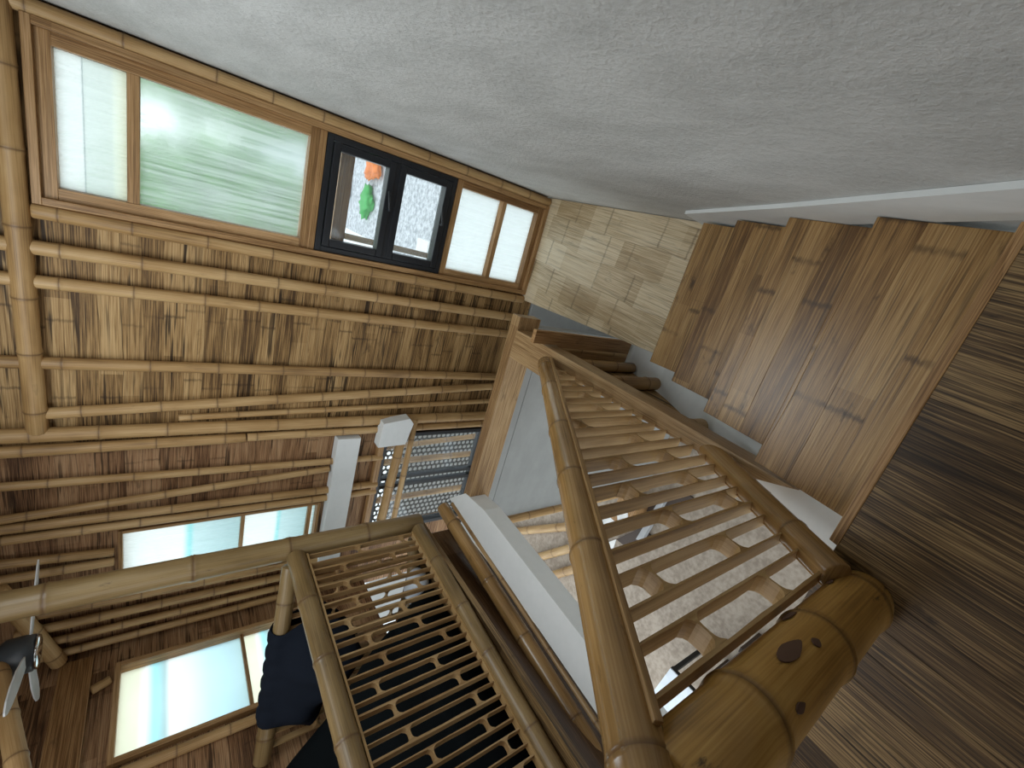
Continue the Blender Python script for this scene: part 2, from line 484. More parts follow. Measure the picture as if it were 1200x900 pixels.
def lathe(bm, c, prof, seg=28):
    rows = []
    for r, z in prof:
        rows.append([bm.verts.new((c[0] + r * math.cos(2 * PI * j / seg), c[1] + r * math.sin(2 * PI * j / seg), c[2] + z)) for j in range(seg)])
    for A, B in zip(rows, rows[1:]):
        for j in range(seg): bm.faces.new((A[j], A[(j + 1) % seg], B[(j + 1) % seg], B[j]))
    bm.faces.new(list(reversed(rows[0]))); bm.faces.new(rows[-1])
    bmesh.ops.recalc_face_normals(bm, faces=bm.faces)


def onebox(name, mat, *a, parent=None, **k):
    bm = bmesh.new(); box(bm, *a, **k)
    return obj(name, bm, mat, parent)


# ------------------------------------------------------------------ the setting
WX, WY, LX = 0.395, 3.20, -3.5          # white wall, window wall, far side wall
CZ, LOW = 2.62, -3.0                    # ceiling, lower floor
ZL = -1.0                               # landing

tag(onebox('wall_right', 'white_wall', WX, WX + 0.12, -2.6, 3.4, LOW, CZ), kind='structure')

bm = bmesh.new()
gx = (1, 0, 0)
W0, W1 = WY, WY + 0.1
box(bm, -0.46, WX, W0, W1, 2.08, CZ, gx)
box(bm, 0.315, WX, W0, W1, ZL, 2.08, gx)
box(bm, -1.86, -0.46, W0, W1, -1.15, CZ, gx)
tag(obj('wall_front', bm, 'mat'), kind='structure')
bm = bmesh.new()
box(bm, -3.6, -1.86, W0, W1, 1.79, CZ, gx)
box(bm, -2.5, -1.86, W0, W1, 0.06, 1.79, gx)
box(bm, -3.6, -3.04, W0, W1, 0.06, 1.79, gx)
box(bm, -3.04, -2.5, W0, W1, 0.06, 0.54, gx)
box(bm, -3.6, -2.95, W0, W1, -1.02, 0.06, gx)
tag(obj('wall_front_bay', bm, 'matred'), kind='structure')
bm = bmesh.new()
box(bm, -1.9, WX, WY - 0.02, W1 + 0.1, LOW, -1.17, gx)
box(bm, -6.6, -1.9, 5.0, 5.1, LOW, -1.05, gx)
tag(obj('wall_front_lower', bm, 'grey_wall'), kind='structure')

bm = bmesh.new()
gy = (0, 0, 1)
box(bm, LX - 0.1, LX, -2.6, 2.27, 0.0, CZ, (0, 1, 0))
box(bm, LX - 0.1, LX, 2.97, WY, 0.0, CZ, (0, 1, 0))
box(bm, LX - 0.1, LX, 2.27, 2.97, 1.81, CZ, (0, 1, 0))
box(bm, LX - 0.1, LX, 2.27, 2.97, 0.0, 0.5, (0, 1, 0))
tag(obj('wall_left', bm, 'matred'), kind='structure')

tag(onebox('ceiling', 'mat', LX - 0.1, WX + 0.12, -2.6, 3.4, CZ, CZ + 0.1, g=(1, 0, 0)), kind='structure')
tag(onebox('wall_back', 'matred', -2.2, WX + 0.12, -2.72, -2.6, 0.0, CZ, g=(1, 0, 0)), kind='structure')

# upper floor: runs up to the top stair nosing, void behind the newel
bm = bmesh.new()
box(bm, -2.22, WX, -2.6, 0.19, -0.035, 0.0, (0.06, 1, 0))
tag(obj('floor', bm, 'floor'), kind='structure')
bm = bmesh.new()
box(bm, LX, -2.24, -2.6, 2.42, -0.04, 0.0, (0, 1, 0))
tag(obj('floor_loft', bm, 'floor'), kind='structure')
tag(onebox('floor_lower', 'concrete', -6.6, WX + 0.1, -2.6, 5.1, LOW - 0.1, LOW), kind='structure')

# grey wall under the timber beam
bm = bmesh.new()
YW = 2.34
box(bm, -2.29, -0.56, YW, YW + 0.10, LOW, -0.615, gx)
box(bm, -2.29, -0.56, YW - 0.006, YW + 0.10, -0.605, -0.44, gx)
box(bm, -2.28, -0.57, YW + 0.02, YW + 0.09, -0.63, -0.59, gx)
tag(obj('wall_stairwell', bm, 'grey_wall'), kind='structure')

# ------------------------------------------------------------------ the staircase
nose = [(0.211, 0.0), (0.56, -0.2), (0.913, -0.4), (1.236, -0.6), (1.535, -0.8), (1.80, -1.0)]
XL = [-0.588, -0.545, -0.514, -0.494, -0.488]
XR = [0.355, 0.372, 0.374, 0.368, 0.362]
st = thing('staircase', (-0.1, 1.6, ZL), 'staircase of flattened bamboo treads beside the white plaster wall', 'staircase')
# top nosing strip
bm = bmesh.new()
poly_prism(bm, [Vector((-0.592, 0.187, -0.03)), Vector((0.365, 0.187, -0.03)), Vector((0.355, 0.213, -0.03)), Vector((-0.588, 0.213, -0.03))],
           [Vector((-0.592, 0.187, 0.004)), Vector((0.365, 0.187, 0.004)), Vector((0.355, 0.213, 0.004)), Vector((-0.588, 0.213, 0.004))], (1, 0, 0), 0.003)
tag(obj('nosing', bm, 'pine', st), 'pale wooden nosing strip')
for i in range(1, 5):
    y1, z = nose[i]; y0 = nose[i - 1][0] - 0.05
    xl0 = XL[i - 1] + 0.012 if i > 1 else XL[1] - 0.03
    bm = bmesh.new()
    q = [(xl0, y0), (XR[i], y0), (XR[i], y1), (XL[i], y1)]
    poly_prism(bm, [Vector((x, y, z - 0.028)) for x, y in q], [Vector((x, y, z)) for x, y in q], (1, 0, 0), 0.003)
    obj('tread', bm, 'tread', st)
for i in range(1, 6):
    y1 = nose[i - 1][0] - 0.03
    bm = bmesh.new()
    xl = XL[min(i, 4)] + 0.035
    box(bm, xl, 0.368, y1 - 0.015, y1, nose[i][1], nose[i - 1][1] - 0.03)
    tag(obj('riser', bm, 'white', st), 'white riser')
# landing
bm = bmesh.new()
q = [(-0.462, 1.47), (WX - 0.004, 1.47), (WX - 0.004, 3.175), (-0.508, 3.175)]
poly_prism(bm, [Vector((x, y, ZL - 0.03)) for x, y in q], [Vector((x, y, ZL)) for x, y in q], (0.08, 1, 0), 0.002)
tag(obj('landing', bm, 'landing', st), 'pale bamboo landing at the foot of the flight')
bm = bmesh.new()
q = [(-0.455, 1.9), (WX - 0.006, 1.9), (WX - 0.006, 3.17), (-0.50, 3.17)]
poly_prism(bm, [Vector((x, y, ZL - 0.22)) for x, y in q], [Vector((x, y, ZL - 0.035)) for x, y in q])
obj('landing_slab', bm, 'white', st)


def slope_prism(bm, x0, x1, prof, x0b=None):
    lo = [Vector((x0, y, z)) for y, z in prof]; hi = [Vector((x1, y, z)) for y, z in prof]
    return poly_prism(bm, lo, hi)


# white waist slab on the open side, and the sawtooth body above it
bm = bmesh.new()
off = -0.215
prof = [(0.20, -0.04)] + [(y, z + off + 0.02) for y, z in nose[1:5]] + [(1.92, -1.15), (2.0, -1.15), (2.0, -1.5), (1.72, -1.5), (0.20, -0.52)]
prof[0] = (0.20, -0.24)
slope_prism(bm, -0.705, -0.47, prof)
tag(obj('stringer', bm, 'white', st), 'white sloping stringer along the open side')
bm = bmesh.new()
for i in range(1, 5):
    y1, z = nose[i]; y0 = nose[i - 1][0] - 0.03
    lo = [Vector((XL[i] + 0.03, y0, z - 0.03)), Vector((XL[i] + 0.03, y1 - 0.03, z - 0.03)), Vector((XL[i] + 0.03, y1 - 0.03, z - 0.30)), Vector((XL[i] + 0.03, y0, z - 0.10))]
    hi = [Vector((0.36, p.y, p.z)) for p in lo]
    poly_prism(bm, lo, hi)
obj('step_body', bm, 'white', st)
# skirting along the plaster wall
bm = bmesh.new()
prof = [(-0.6, 0.19), (0.20, 0.205), (0.9, -0.265), (1.61, -0.705), (1.655, -0.99), (1.55, -0.99), (0.2, -0.06), (-0.6, 0.0)]
slope_prism(bm, 0.376, WX - 0.001, prof)
tag(obj('wall_skirting', bm, 'white', st), 'smooth white skirting stepping down the plaster wall')

# ------------------------------------------------------------------ window 1: tall timber window over the landing
FY = WY - 0.035


def rect_frame(bm, x0, x1, z0, z1, w, y0, y1, bev=0.003):
    box(bm, x0, x1, y0, y1, z1 - w, z1, (1, 0, 0), bev)
    box(bm, x0, x1, y0, y1, z0, z0 + w, (1, 0, 0), bev)
    box(bm, x0, x0 + w, y0, y1, z0 + w, z1 - w, (0, 0, 1), bev)
    box(bm, x1 - w, x1, y0, y1, z0 + w, z1 - w, (0, 0, 1), bev)


w1 = thing('window_1', (-0.07, WY, ZL), 'tall timber window above the stair landing with frosted panes', 'window', kind='structure')
bm = bmesh.new(); rect_frame(bm, -0.458, 0.322, -0.998, 2.085, 0.034, FY - 0.035, WY + 0.06)
obj('outer_frame', bm, 'pine', w1)
bm = bmesh.new(); rect_frame(bm, -0.425, 0.288, 0.86, 2.052, 0.055, FY - 0.005, WY + 0.05)
obj('inner_frame', bm, 'pine', w1)
obj('mullion', (lambda b: (box(b, -0.37, 0.233, FY, WY + 0.05, 1.695, 1.745, (1, 0, 0), 0.003), b)[1])(bmesh.new()), 'pine', w1)
obj('mullion', (lambda b: (box(b, -0.425, 0.288, FY - 0.01, WY + 0.05, 0.825, 0.862, (1, 0, 0), 0.003), b)[1])(bmesh.new()), 'pine', w1)
onebox('pane', 'pane_first', -0.375, 0.238, WY + 0.02, WY + 0.026, 1.74, 2.0, parent=w1)
onebox('pane', 'pane_green', -0.375, 0.238, WY + 0.02, WY + 0.026, 0.91, 1.70, parent=w1)
# lower frosted lights
bm = bmesh.new(); rect_frame(bm, -0.425, 0.288, -0.966, -0.105, 0.05, FY - 0.005, WY + 0.05)
obj('inner_frame', bm, 'pine', w1)
obj('mullion', (lambda b: (box(b, -0.38, 0.243, FY, WY + 0.05, -0.585, -0.545, (1, 0, 0), 0.003), b)[1])(bmesh.new()), 'pine', w1)
onebox('pane', 'pane_milk', -0.38, 0.243, WY + 0.02, WY + 0.026, -0.55, -0.15, parent=w1)
onebox('pane', 'pane_milk', -0.38, 0.243, WY + 0.02, WY + 0.026, -0.92, -0.58, parent=w1)
# black double casement set in the timber window
cs = thing('casement', Vector((-0.07, FY - 0.01, -0.1)) - w1.location); cs.parent = w1
tag(cs, 'black aluminium double casement')
ca, cb = -0.1, 0.822
bm = bmesh.new(); rect_frame(bm, -0.424, 0.287, ca, cb, 0.036, FY - 0.012, WY + 0.05, 0.004)
box(bm, -0.385, 0.25, FY - 0.012, WY + 0.05, 0.338, 0.378, (1, 0, 0), 0.004)
obj('casement_frame', bm, 'black_metal', cs)
for z0, z1 in ((ca + 0.04, 0.343), (0.373, cb - 0.04)):
    bm = bmesh.new(); rect_frame(bm, -0.385, 0.248, z0, z1, 0.046, FY - 0.02, WY + 0.03, 0.006)
    obj('sash', bm, 'black_metal', cs)
    onebox('glass', 'pane_clear', -0.345, 0.208, WY + 0.0, WY + 0.005, z0 + 0.04, z1 - 0.04, parent=cs)
for z in (0.385, -0.025):
    bm = bmesh.new()
    tube(bm, [(-0.06, FY - 0.02, z), (-0.06, FY - 0.05, z), (-0.02, FY - 0.055, z + 0.01), (0.06, FY - 0.055, z + 0.025)], 0.008)
    obj('handle', bm, 'black_metal', cs, True)

# window 2 on the same wall, window 3 on the side wall
w2 = thing('window_2', (-2.77, WY, 0.54), 'bright frosted window seen past the loft post', 'window', kind='structure')
bm = bmesh.new(); rect_frame(bm, -3.045, -2.485, 0.52, 1.80, 0.022, FY, WY + 0.06); obj('outer_frame', bm, 'pine', w2)
onebox('muntin', 'pine', -3.03, -2.5, WY - 0.0, WY + 0.04, 1.065, 1.09, g=(1, 0, 0), parent=w2)
onebox('muntin', 'pine', -3.03, -2.5, WY - 0.0, WY + 0.04, 0.575, 0.605, g=(1, 0, 0), parent=w2)
for a, b in ((1.085, 1.785), (0.6, 1.07), (0.535, 0.58)):
    onebox('pane', 'pane_band2', -3.03, -2.5, WY + 0.03, WY + 0.036, a, b, parent=w2)
w3 = thing('window_3', (LX, 2.62, 0.5), 'bright frosted window on the side wall beyond the loft railing', 'window', kind='structure')
bm = bmesh.new()
box(bm, LX - 0.06, LX + 0.045, 2.27, 2.97, 1.78, 1.81, (0, 1, 0)); box(bm, LX - 0.06, LX + 0.045, 2.27, 2.97, 0.5, 0.53, (0, 1, 0))
box(bm, LX - 0.06, LX + 0.045, 2.27, 2.305, 0.53, 1.78, (0, 0, 1)); box(bm, LX - 0.06, LX + 0.045, 2.935, 2.97, 0.53, 1.78, (0, 0, 1))
obj('outer_frame', bm, 'pine', w3)
onebox('muntin', 'pine', LX - 0.04, LX + 0.0, 2.3, 2.94, 1.045, 1.068, parent=w3)
for a, b in ((1.065, 1.785), (0.525, 1.05)):
    onebox('pane', 'pane_band', LX - 0.036, LX - 0.03, 2.3, 2.94, a, b, parent=w3)
# window 4: black casement low down past the beam
w4 = thing('window_4', (-2.42, WY, -1.0), 'low black framed window looking onto the pierced screen', 'window', kind='structure')
bm = bmesh.new(); rect_frame(bm, -2.95, -1.862, -1.0, 0.062, 0.04, WY - 0.03, WY + 0.05, 0.004); obj('outer_frame', bm, 'black_metal', w4)
bm = bmesh.new(); box(bm, -2.445, -2.415, WY - 0.02, WY + 0.03, -0.97, 0.03); box(bm, -2.36, -2.335, WY - 0.02, WY + 0.03, -0.97, 0.03)
obj('mullion', bm, 'black_metal', w4)
onebox('glass', 'pane_clear', -2.92, -1.9, WY + 0.01, WY + 0.015, -0.97, 0.03, parent=w4)

# ------------------------------------------------------------------ bamboo poles on the window wall
PY = WY - 0.045
UP = 'uprights on the mat wall'


def wallpole(x0, z0, x1, z1, r, label, seed, y=PY, **k):
    return pole((x0, y, z0), (x1, y, z1), r, label, 'bamboo poles on the window wall', seed=seed, **k)


wallpole(0.352, -0.997, 0.352, 2.55, 0.034, 'bamboo pole in the corner between tall timber window and white plaster wall', 1)
wallpole(-0.505, -0.998, -0.495, 2.09, 0.036, 'bamboo pole touching the tall timber window on the mat wall side', 2)
wallpole(-0.684, -0.998, -0.67, 2.6, 0.036, 'bamboo pole on mat wall, second from the tall timber window', 3)
wallpole(-0.848, -0.998, -0.842, 2.6, 0.034, 'bamboo pole on mat wall, third from the tall timber window', 4)
wallpole(-1.285, -0.998, -1.285, 2.6, 0.034, 'lone bamboo pole mid-way across the mat wall, with bare mat on both sides', 5)
wallpole(-1.375, -1.1, -1.59, 2.1, 0.033, 'slanting bamboo pole on the mat wall beside the bundled poles', 6)
wallpole(-1.55, -1.1, -1.648, 1.5, 0.022, 'thin bamboo pole tucked between the slanting pole and the bundled poles', 7, y=PY + 0.02)
wallpole(-1.70, -1.1, -1.72, 2.6, 0.042, 'thick bamboo pole at the edge of the mat wall bundle', 8, y=PY - 0.01)
wallpole(-1.80, 1.12, -1.815, 2.6, 0.034, 'upper pale cut bamboo pole lining the outer edge of the bundle', 9, y=PY - 0.02)
wallpole(-1.785, -1.1, -1.80, 1.11, 0.03, 'lower bamboo pole lining the outer edge of the bundle', 10, y=PY - 0.015)
pole((WX - 0.003, PY - 0.01, 2.15), (-1.70, PY - 0.01, 2.125), 0.046, 'thick bamboo crosspiece above the tall timber window at the photo left edge', None, seed=11, spacing=0.34)
# second bay, past the bundle
for k, (x0, z0, x1, z1, r, lb) in enumerate([
    (-2.085, 0.06, -2.04, 2.6, 0.026, 'bamboo pole in the second bay nearest the bundled poles'),
    (-2.148, 0.5, -2.29, 2.6, 0.026, 'slanting bamboo pole in the second bay leaning off its neighbour'),
    (-2.362, 0.06, -2.335, 2.6, 0.03, 'bamboo pole above the bright window, second row from its edge'),
    (-2.44, 0.06, -2.415, 2.6, 0.028, 'bamboo pole running right along the edge of the bright window'),
    (-2.635, 1.82, -2.56, 2.6, 0.028, 'short bamboo pole above the bright window nearest its edge pole'),
    (-2.715, 1.82, -2.70, 2.6, 0.028, 'short bamboo pole above the middle of the bright window'),
    (-3.10, 0.3, -3.04, 2.3, 0.03, 'bamboo pole past the bright window on the post side'),
    (-3.22, 0.3, -3.17, 2.3, 0.03, 'second bamboo pole past the bright window toward the room corner'),
    (-3.33, 0.3, -3.30, 2.3, 0.026, 'third dim bamboo pole just before the room corner'),
    (-3.43, 0.3, -3.43, 2.3, 0.026, 'dim bamboo pole standing in the room corner')]):
    pole((x0, PY, z0), (x1, PY, z1), r, lb, 'bamboo poles of the second bay', seed=30 + k)
pole((-2.72, PY - 0.06, 2.33), (-3.45, PY - 0.06, 2.1), 0.045, 'bamboo brace high in the room corner behind the fan', None, seed=45)
# side wall plank and poles
bm = bmesh.new(); box(bm, LX, LX + 0.03, 0.6, 3.1, 1.93, 2.10, (0, 1, 0), 0.004)
tag(obj('wall_plank', bm, 'board'), 'wide brown plank on the side wall above its frosted window', 'plank')
pole((LX + 0.03, 2.86, 1.83), (LX + 0.03, 2.82, 1.92), 0.028, 'short bamboo stub between side wall window and brown plank', None, seed=47)
pole((LX + 0.035, 2.20, 0.3), (LX + 0.035, 2.20, 1.93), 0.032, 'bamboo pole on the side wall along the frosted window', None, seed=48)

# ------------------------------------------------------------------ timber frame of the stairwell opening
ZT = -0.27
bm = bmesh.new()
a = onz(602, 366, ZT); b = onz(544, 580, ZT)
poly_prism(bm, [Vector((-2.06, 2.235, ZT - 0.185)), Vector((-0.475, 2.235, ZT - 0.185)), Vector((-0.475, 2.325, ZT - 0.185)), Vector((-2.06, 2.325, ZT - 0.185))],
           [Vector((-2.06, 2.235, ZT)), Vector((-0.475, 2.235, ZT)), Vector((-0.475, 2.325, ZT)), Vector((-2.06, 2.325, ZT))], (1, 0, 0), 0.004)
tag(obj('timber_beam', bm, 'timber'), 'pale square timber beam along the far edge of the stairwell opening', 'beam')
# white edge beam of the opening, with bamboo laid along it
q = [onz(568, 598, ZT), onz(690, 756, ZT), onz(765, 852, ZT), onz(735, 886, ZT), onz(715, 858, ZT), onz(527, 584, ZT), onz(546, 578, ZT)]
bm = bmesh.new()
poly_prism(bm, [Vector((p.x, p.y, ZT - 0.14)) for p in q], [Vector((p.x, p.y, ZT + 0.004)) for p in q])
tag(obj('edge_beam', bm, 'white'), 'flat white beam along the left edge of the stairwell opening', 'beam')
p0 = onz(519, 594, ZT + 0.03); p1 = onz(712, 905, ZT + 0.03)
pole(p0, p1, 0.052, 'thick brown bamboo log lying along the white edge beam', None, seed=51, mat='rail', name='bamboo_log', cat='log', spacing=0.5)
p0 = onz(530, 590, ZT + 0.005); p1 = onz(722, 882, ZT + 0.005)
pole(p0, p1, 0.016, 'thin bamboo strip between the thick log and the white edge beam', None, seed=52, mat='slat_dark', name='bamboo_strip', cat='strip', spacing=0.45)
bm = bmesh.new()
box(bm, -2.375, -2.35, 0.19, 2.40, -0.40, -0.005, (0, 1, 0), 0.003)
tag(obj('fascia_board', bm, 'darkwood'), 'dark glossy fascia board below the loft railing', 'board')

# ------------------------------------------------------------------ stair railing
PX = -0.67
NX, NY, NR = -0.692, 0.082, 0.077
sr = thing('stair_railing', (PX, 0.10, 0.0), 'varnished bamboo stair railing with thick newel and ladder-like split slats', 'railing')
bm = bmesh.new()
culm(bm, (NX, NY, 0.0), (NX, NY, 1.02), NR, spacing=0.33, seed=11, seg=36, bulge=0.08, at=(0.06, 0.40, 0.77))
nw = obj('newel_post', bm, 'newel', sr, True)
tag(nw, 'thick yellow bamboo newel with dark branch scars')
for z, an, sa, sb in ((0.60, 0.15, 0.017, 0.055), (0.42, 0.95, 0.013, 0.045), (0.51, -0.1, 0.01, 0.013), (0.14, 0.9, 0.008, 0.018), (0.70, -0.7, 0.008, 0.018)):
    bm = bmesh.new()
    R_ = NR + 0.0008
    hub = bm.verts.new((NX + R_ * math.cos(an), NY + R_ * math.sin(an), z))
    ringv = []
    for j in range(16):
        t = 2 * PI * j / 16
        da = sa * math.cos(t) / R_; dz = sb * math.sin(t)
        if dz < 0: da *= (1 - 0.5 * abs(math.sin(t)))
        ringv.append(bm.verts.new((NX + R_ * math.cos(an + da), NY + R_ * math.sin(an + da), z + dz)))
    for j in range(16): bm.faces.new((hub, ringv[j], ringv[(j + 1) % 16]))
    bmesh.ops.recalc_face_normals(bm, faces=bm.faces)
    bmesh.ops.solidify(bm, geom=bm.faces[:], thickness=0.003)
    tag(obj('branch_scar', bm, 'dark_cut', nw), 'dark brown branch scar')


def hz(y): return 1.026 + (y - 0.138) * (-0.27 - 1.026) / (1.879 - 0.138)


bm = bmesh.new()
culm(bm, (PX, 0.0, hz(0.0)), (PX, 1.885, hz(1.885)), 0.05, spacing=0.42, seed=8, seg=28, bulge=0.07)
tag(obj('handrail', bm, 'rail', sr, True), 'glossy brown bamboo handrail')
bm = bmesh.new()
beam(bm, (PX + 0.052, 0.14, hz(0.14) - 0.022), (PX + 0.052, 1.86, hz(1.86) - 0.022), 0.013, 0.016, (0, 0, 1), 0.003)
obj('top_slat', bm, 'pole', sr)
# bottom rail: steep bamboo half then level board
bm = bmesh.new()
culm(bm, (PX + 0.035, 0.14, 0.10), (PX + 0.035, 0.80, -0.325), 0.045, spacing=0.5, seed=9, seg=22)
obj('bottom_rail', bm, 'rail', sr, True)
bm = bmesh.new()
beam(bm, (PX + 0.0, 0.13, 0.125), (PX + 0.0, 0.70, -0.242), 0.02, 0.014, (0, 0, 1), 0.002)
obj('bottom_slat', bm, 'slat', sr)
bm = bmesh.new()
q = [(-0.655, 0.62), (-0.585, 0.40), (-0.575, 1.0), (-0.565, 2.24), (-0.76, 2.24), (-0.76, 1.84), (-0.665, 1.80)]
poly_prism(bm, [Vector((x, y, ZT - 0.13)) for x, y in q], [Vector((x, y, ZT)) for x, y in q], (0, 1, 0), 0.003)
tag(obj('base_board', bm, 'timber', sr), 'level timber board carrying the lower end of the railing')


def slice_unit(bm, P, u0, half, v0, v1, dep, seed, thick=0.008, pitch=0.33):
    """one split-bamboo slice: two side walls joined by webs at the nodes. P(u, v, w) -> point; v0, v1 functions of u"""
    rnd = random.Random(seed)
    fl = bm.verts.layers.float.get('ring') or bm.verts.layers.float.new('ring')
    fs = []

    def solid(outl):
        lo = [P(u, v, -dep / 2) for u, v in outl]; hi = [P(u, v, dep / 2) for u, v in outl]
        a = [bm.verts.new(p) for p in lo]; b = [bm.verts.new(p) for p in hi]
        n = len(a)
        f = [bm.faces.new(a[::-1]), bm.faces.new(b)]
        for i in range(n): f.append(bm.faces.new((a[i], a[(i + 1) % n], b[(i + 1) % n], b[i])))
        fs.extend(f)

    a0, a1 = u0 - half, u0 + half
    for u, s in ((a0, 1), (a1, -1)):
        uo = u - s * thick
        jit = rnd.uniform(-0.003, 0.003)
        lo, hi = v0(u), v1(u)
        n = 6
        li = [(u + s * 0.0015 * math.sin(3 * i + seed), lo + (hi - lo) * i / n) for i in range(n + 1)]
        ro = [(uo + jit, v0(uo) + (v1(uo) - v0(uo)) * i / n) for i in range(n, -1, -1)]
        solid(li + ro)
    lo = max(v0(a0), v0(a1)); hi = min(v1(a0), v1(a1))
    v = lo + min(rnd.uniform(0.25, 0.95) * pitch, 0.5 * (hi - lo))
    while v < hi - 0.03:
        pts = []
        n = 8
        for i in range(n + 1):
            q = -1 + 2 * i / n
            pts.append((u0 + q * half, v + 0.004 + 0.022 * abs(q) ** 4))
        low = [(u0 + q * half, v - 0.004 - 0.022 * abs(q) ** 4) for q in [1 - 2 * i / n for i in range(n + 1)]]
        solid(pts + low)
        v += pitch * rnd.uniform(0.8, 1.2)
    bmesh.ops.recalc_face_normals(bm, faces=fs)
    g = (P(0, 1, 0) - P(0, 0, 0))
    grain_uv(bm, fs, g, rnd.random() * 8)


def vb(y):  # lower edge of the slats
    if y < 0.70: return 0.118 + (y - 0.138) * (-0.257 - 0.118) / (0.681 - 0.138)
    return ZT - 0.002


Y = 0.215
k = 0
while Y < 1.74:
    bm = bmesh.new()
    slice_unit(bm, lambda u, v, w: Vector((PX + 0.005 + w, u, v)), Y, 0.036, vb, lambda u: hz(u) - 0.05, 0.052, 100 + k, 0.0065)
    obj('split_slat', bm, 'slat', sr)
    Y += 0.144; k += 1

# ------------------------------------------------------------------ mat infill under the railing board
mi = thing('mat_infill', (-0.61, 1.3, ZL), 'split bamboo mat infill with short upright logs below the stair railing', 'panel')


def stz(y):  # top of the white stringer
    pts = [(0.20, -0.24)] + [(a, b + off + 0.02) for a, b in nose[1:5]] + [(1.92, -1.15), (2.0, -1.15)]
    for (a, b), (c, d) in zip(pts, pts[1:]):
        if y <= c: return b + (d - b) * (y - a) / (c - a)
    return -1.15


bm = bmesh.new()
ys = [0.50, 0.8, 1.1, 1.4, 1.7, 1.92, 2.05]
lo = [(y, stz(y) + 0.003) for y in ys]
prof = lo + [(2.05, ZT - 0.135), (0.62, ZT - 0.135), (0.50, ZT - 0.132)]
slope_prism(bm, -0.698, -0.682, prof)
L = uvl(bm); grain_uv(bm, bm.faces[:], (0, 1, 0))
obj('mat_panel', bm, 'mat', mi)
for y, r, m_ in ((1.955, 0.024, 'pole'), (1.83, 0.038, 'rail'), (1.53, 0.042, 'pole'), (0.98, 0.04, 'pole')):
    bm = bmesh.new(); xx = -0.585 if r < 0.03 else -0.68 + r
    culm(bm, (xx, y, stz(y) + 0.035), (xx, y, ZT - 0.133), r, seed=int(y * 50), spacing=0.3)
    obj('upright_log', bm, m_, mi, True)
bm = bmesh.new()
q = [(-0.645, ZL - 0.12), (-0.476, ZL - 0.12), (-0.476, -0.17), (-0.560, -0.17), (-0.560, ZT - 0.135), (-0.645, ZT - 0.135)]
poly_prism(bm, [Vector((x, 1.935, z)) for x, z in q], [Vector((x, 1.965, z)) for x, z in q], (0, 0, 1), 0.002)
tag(obj('end_board', bm, 'board', mi), 'flat brown end board')

# ------------------------------------------------------------------ loft railings
def lxr(y): return -2.245 - 0.075 * (2.42 - y)


HZ2 = 0.90
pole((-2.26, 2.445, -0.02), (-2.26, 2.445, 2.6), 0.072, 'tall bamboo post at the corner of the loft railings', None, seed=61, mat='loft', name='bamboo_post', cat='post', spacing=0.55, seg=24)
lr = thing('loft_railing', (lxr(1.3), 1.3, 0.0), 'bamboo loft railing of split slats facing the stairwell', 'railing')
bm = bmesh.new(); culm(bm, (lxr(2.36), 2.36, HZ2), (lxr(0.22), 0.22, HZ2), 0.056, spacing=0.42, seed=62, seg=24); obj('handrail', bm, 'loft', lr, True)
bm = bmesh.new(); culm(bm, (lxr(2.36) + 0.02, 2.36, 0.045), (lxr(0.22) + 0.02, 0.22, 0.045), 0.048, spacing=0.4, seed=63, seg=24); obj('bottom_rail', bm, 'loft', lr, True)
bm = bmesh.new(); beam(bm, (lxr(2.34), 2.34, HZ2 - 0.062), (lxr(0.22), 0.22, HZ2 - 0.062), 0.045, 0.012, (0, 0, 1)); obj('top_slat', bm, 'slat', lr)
bm = bmesh.new(); beam(bm, (lxr(2.34), 2.34, 0.098), (lxr(0.22), 0.22, 0.098), 0.045, 0.012, (0, 0, 1)); obj('bottom_slat', bm, 'slat', lr)
Y = 2.29; k = 0
while Y > 0.25:
    bm = bmesh.new()
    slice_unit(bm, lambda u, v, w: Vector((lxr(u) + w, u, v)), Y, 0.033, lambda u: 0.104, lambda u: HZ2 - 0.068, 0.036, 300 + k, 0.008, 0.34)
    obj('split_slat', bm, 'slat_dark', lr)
    Y -= 0.131; k += 1
def R3(x):          # plan line of the second loft railing
    return 2.40 + (x + 2.30) * 0.42


def H3(x): return HZ2 + 0.01 - (x + 2.30) * 0.13


lb = thing('loft_railing', (-2.9, R3(-2.9), 0.0), 'bamboo loft railing turning away behind the hanging dark cloth', 'railing')
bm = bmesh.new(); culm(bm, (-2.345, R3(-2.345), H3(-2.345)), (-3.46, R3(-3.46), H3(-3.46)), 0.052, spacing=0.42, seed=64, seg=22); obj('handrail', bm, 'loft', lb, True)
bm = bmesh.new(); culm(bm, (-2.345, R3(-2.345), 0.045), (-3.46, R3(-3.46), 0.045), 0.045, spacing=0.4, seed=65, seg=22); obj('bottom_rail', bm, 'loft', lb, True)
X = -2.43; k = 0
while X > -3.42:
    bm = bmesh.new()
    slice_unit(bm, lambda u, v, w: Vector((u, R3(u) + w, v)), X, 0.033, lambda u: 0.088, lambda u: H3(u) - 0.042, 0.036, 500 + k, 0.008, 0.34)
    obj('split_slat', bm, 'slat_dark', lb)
    X -= 0.131; k += 1


# ------------------------------------------------------------------ cloths on the loft
def cloth_grid(bm, P, nu, nv):
    vs = [[bm.verts.new(P(i / nu, j / nv)) for j in range(nv + 1)] for i in range(nu + 1)]
    for i in range(nu):
        for j in range(nv): bm.faces.new((vs[i][j], vs[i + 1][j], vs[i + 1][j + 1], vs[i][j + 1]))


bm = bmesh.new()


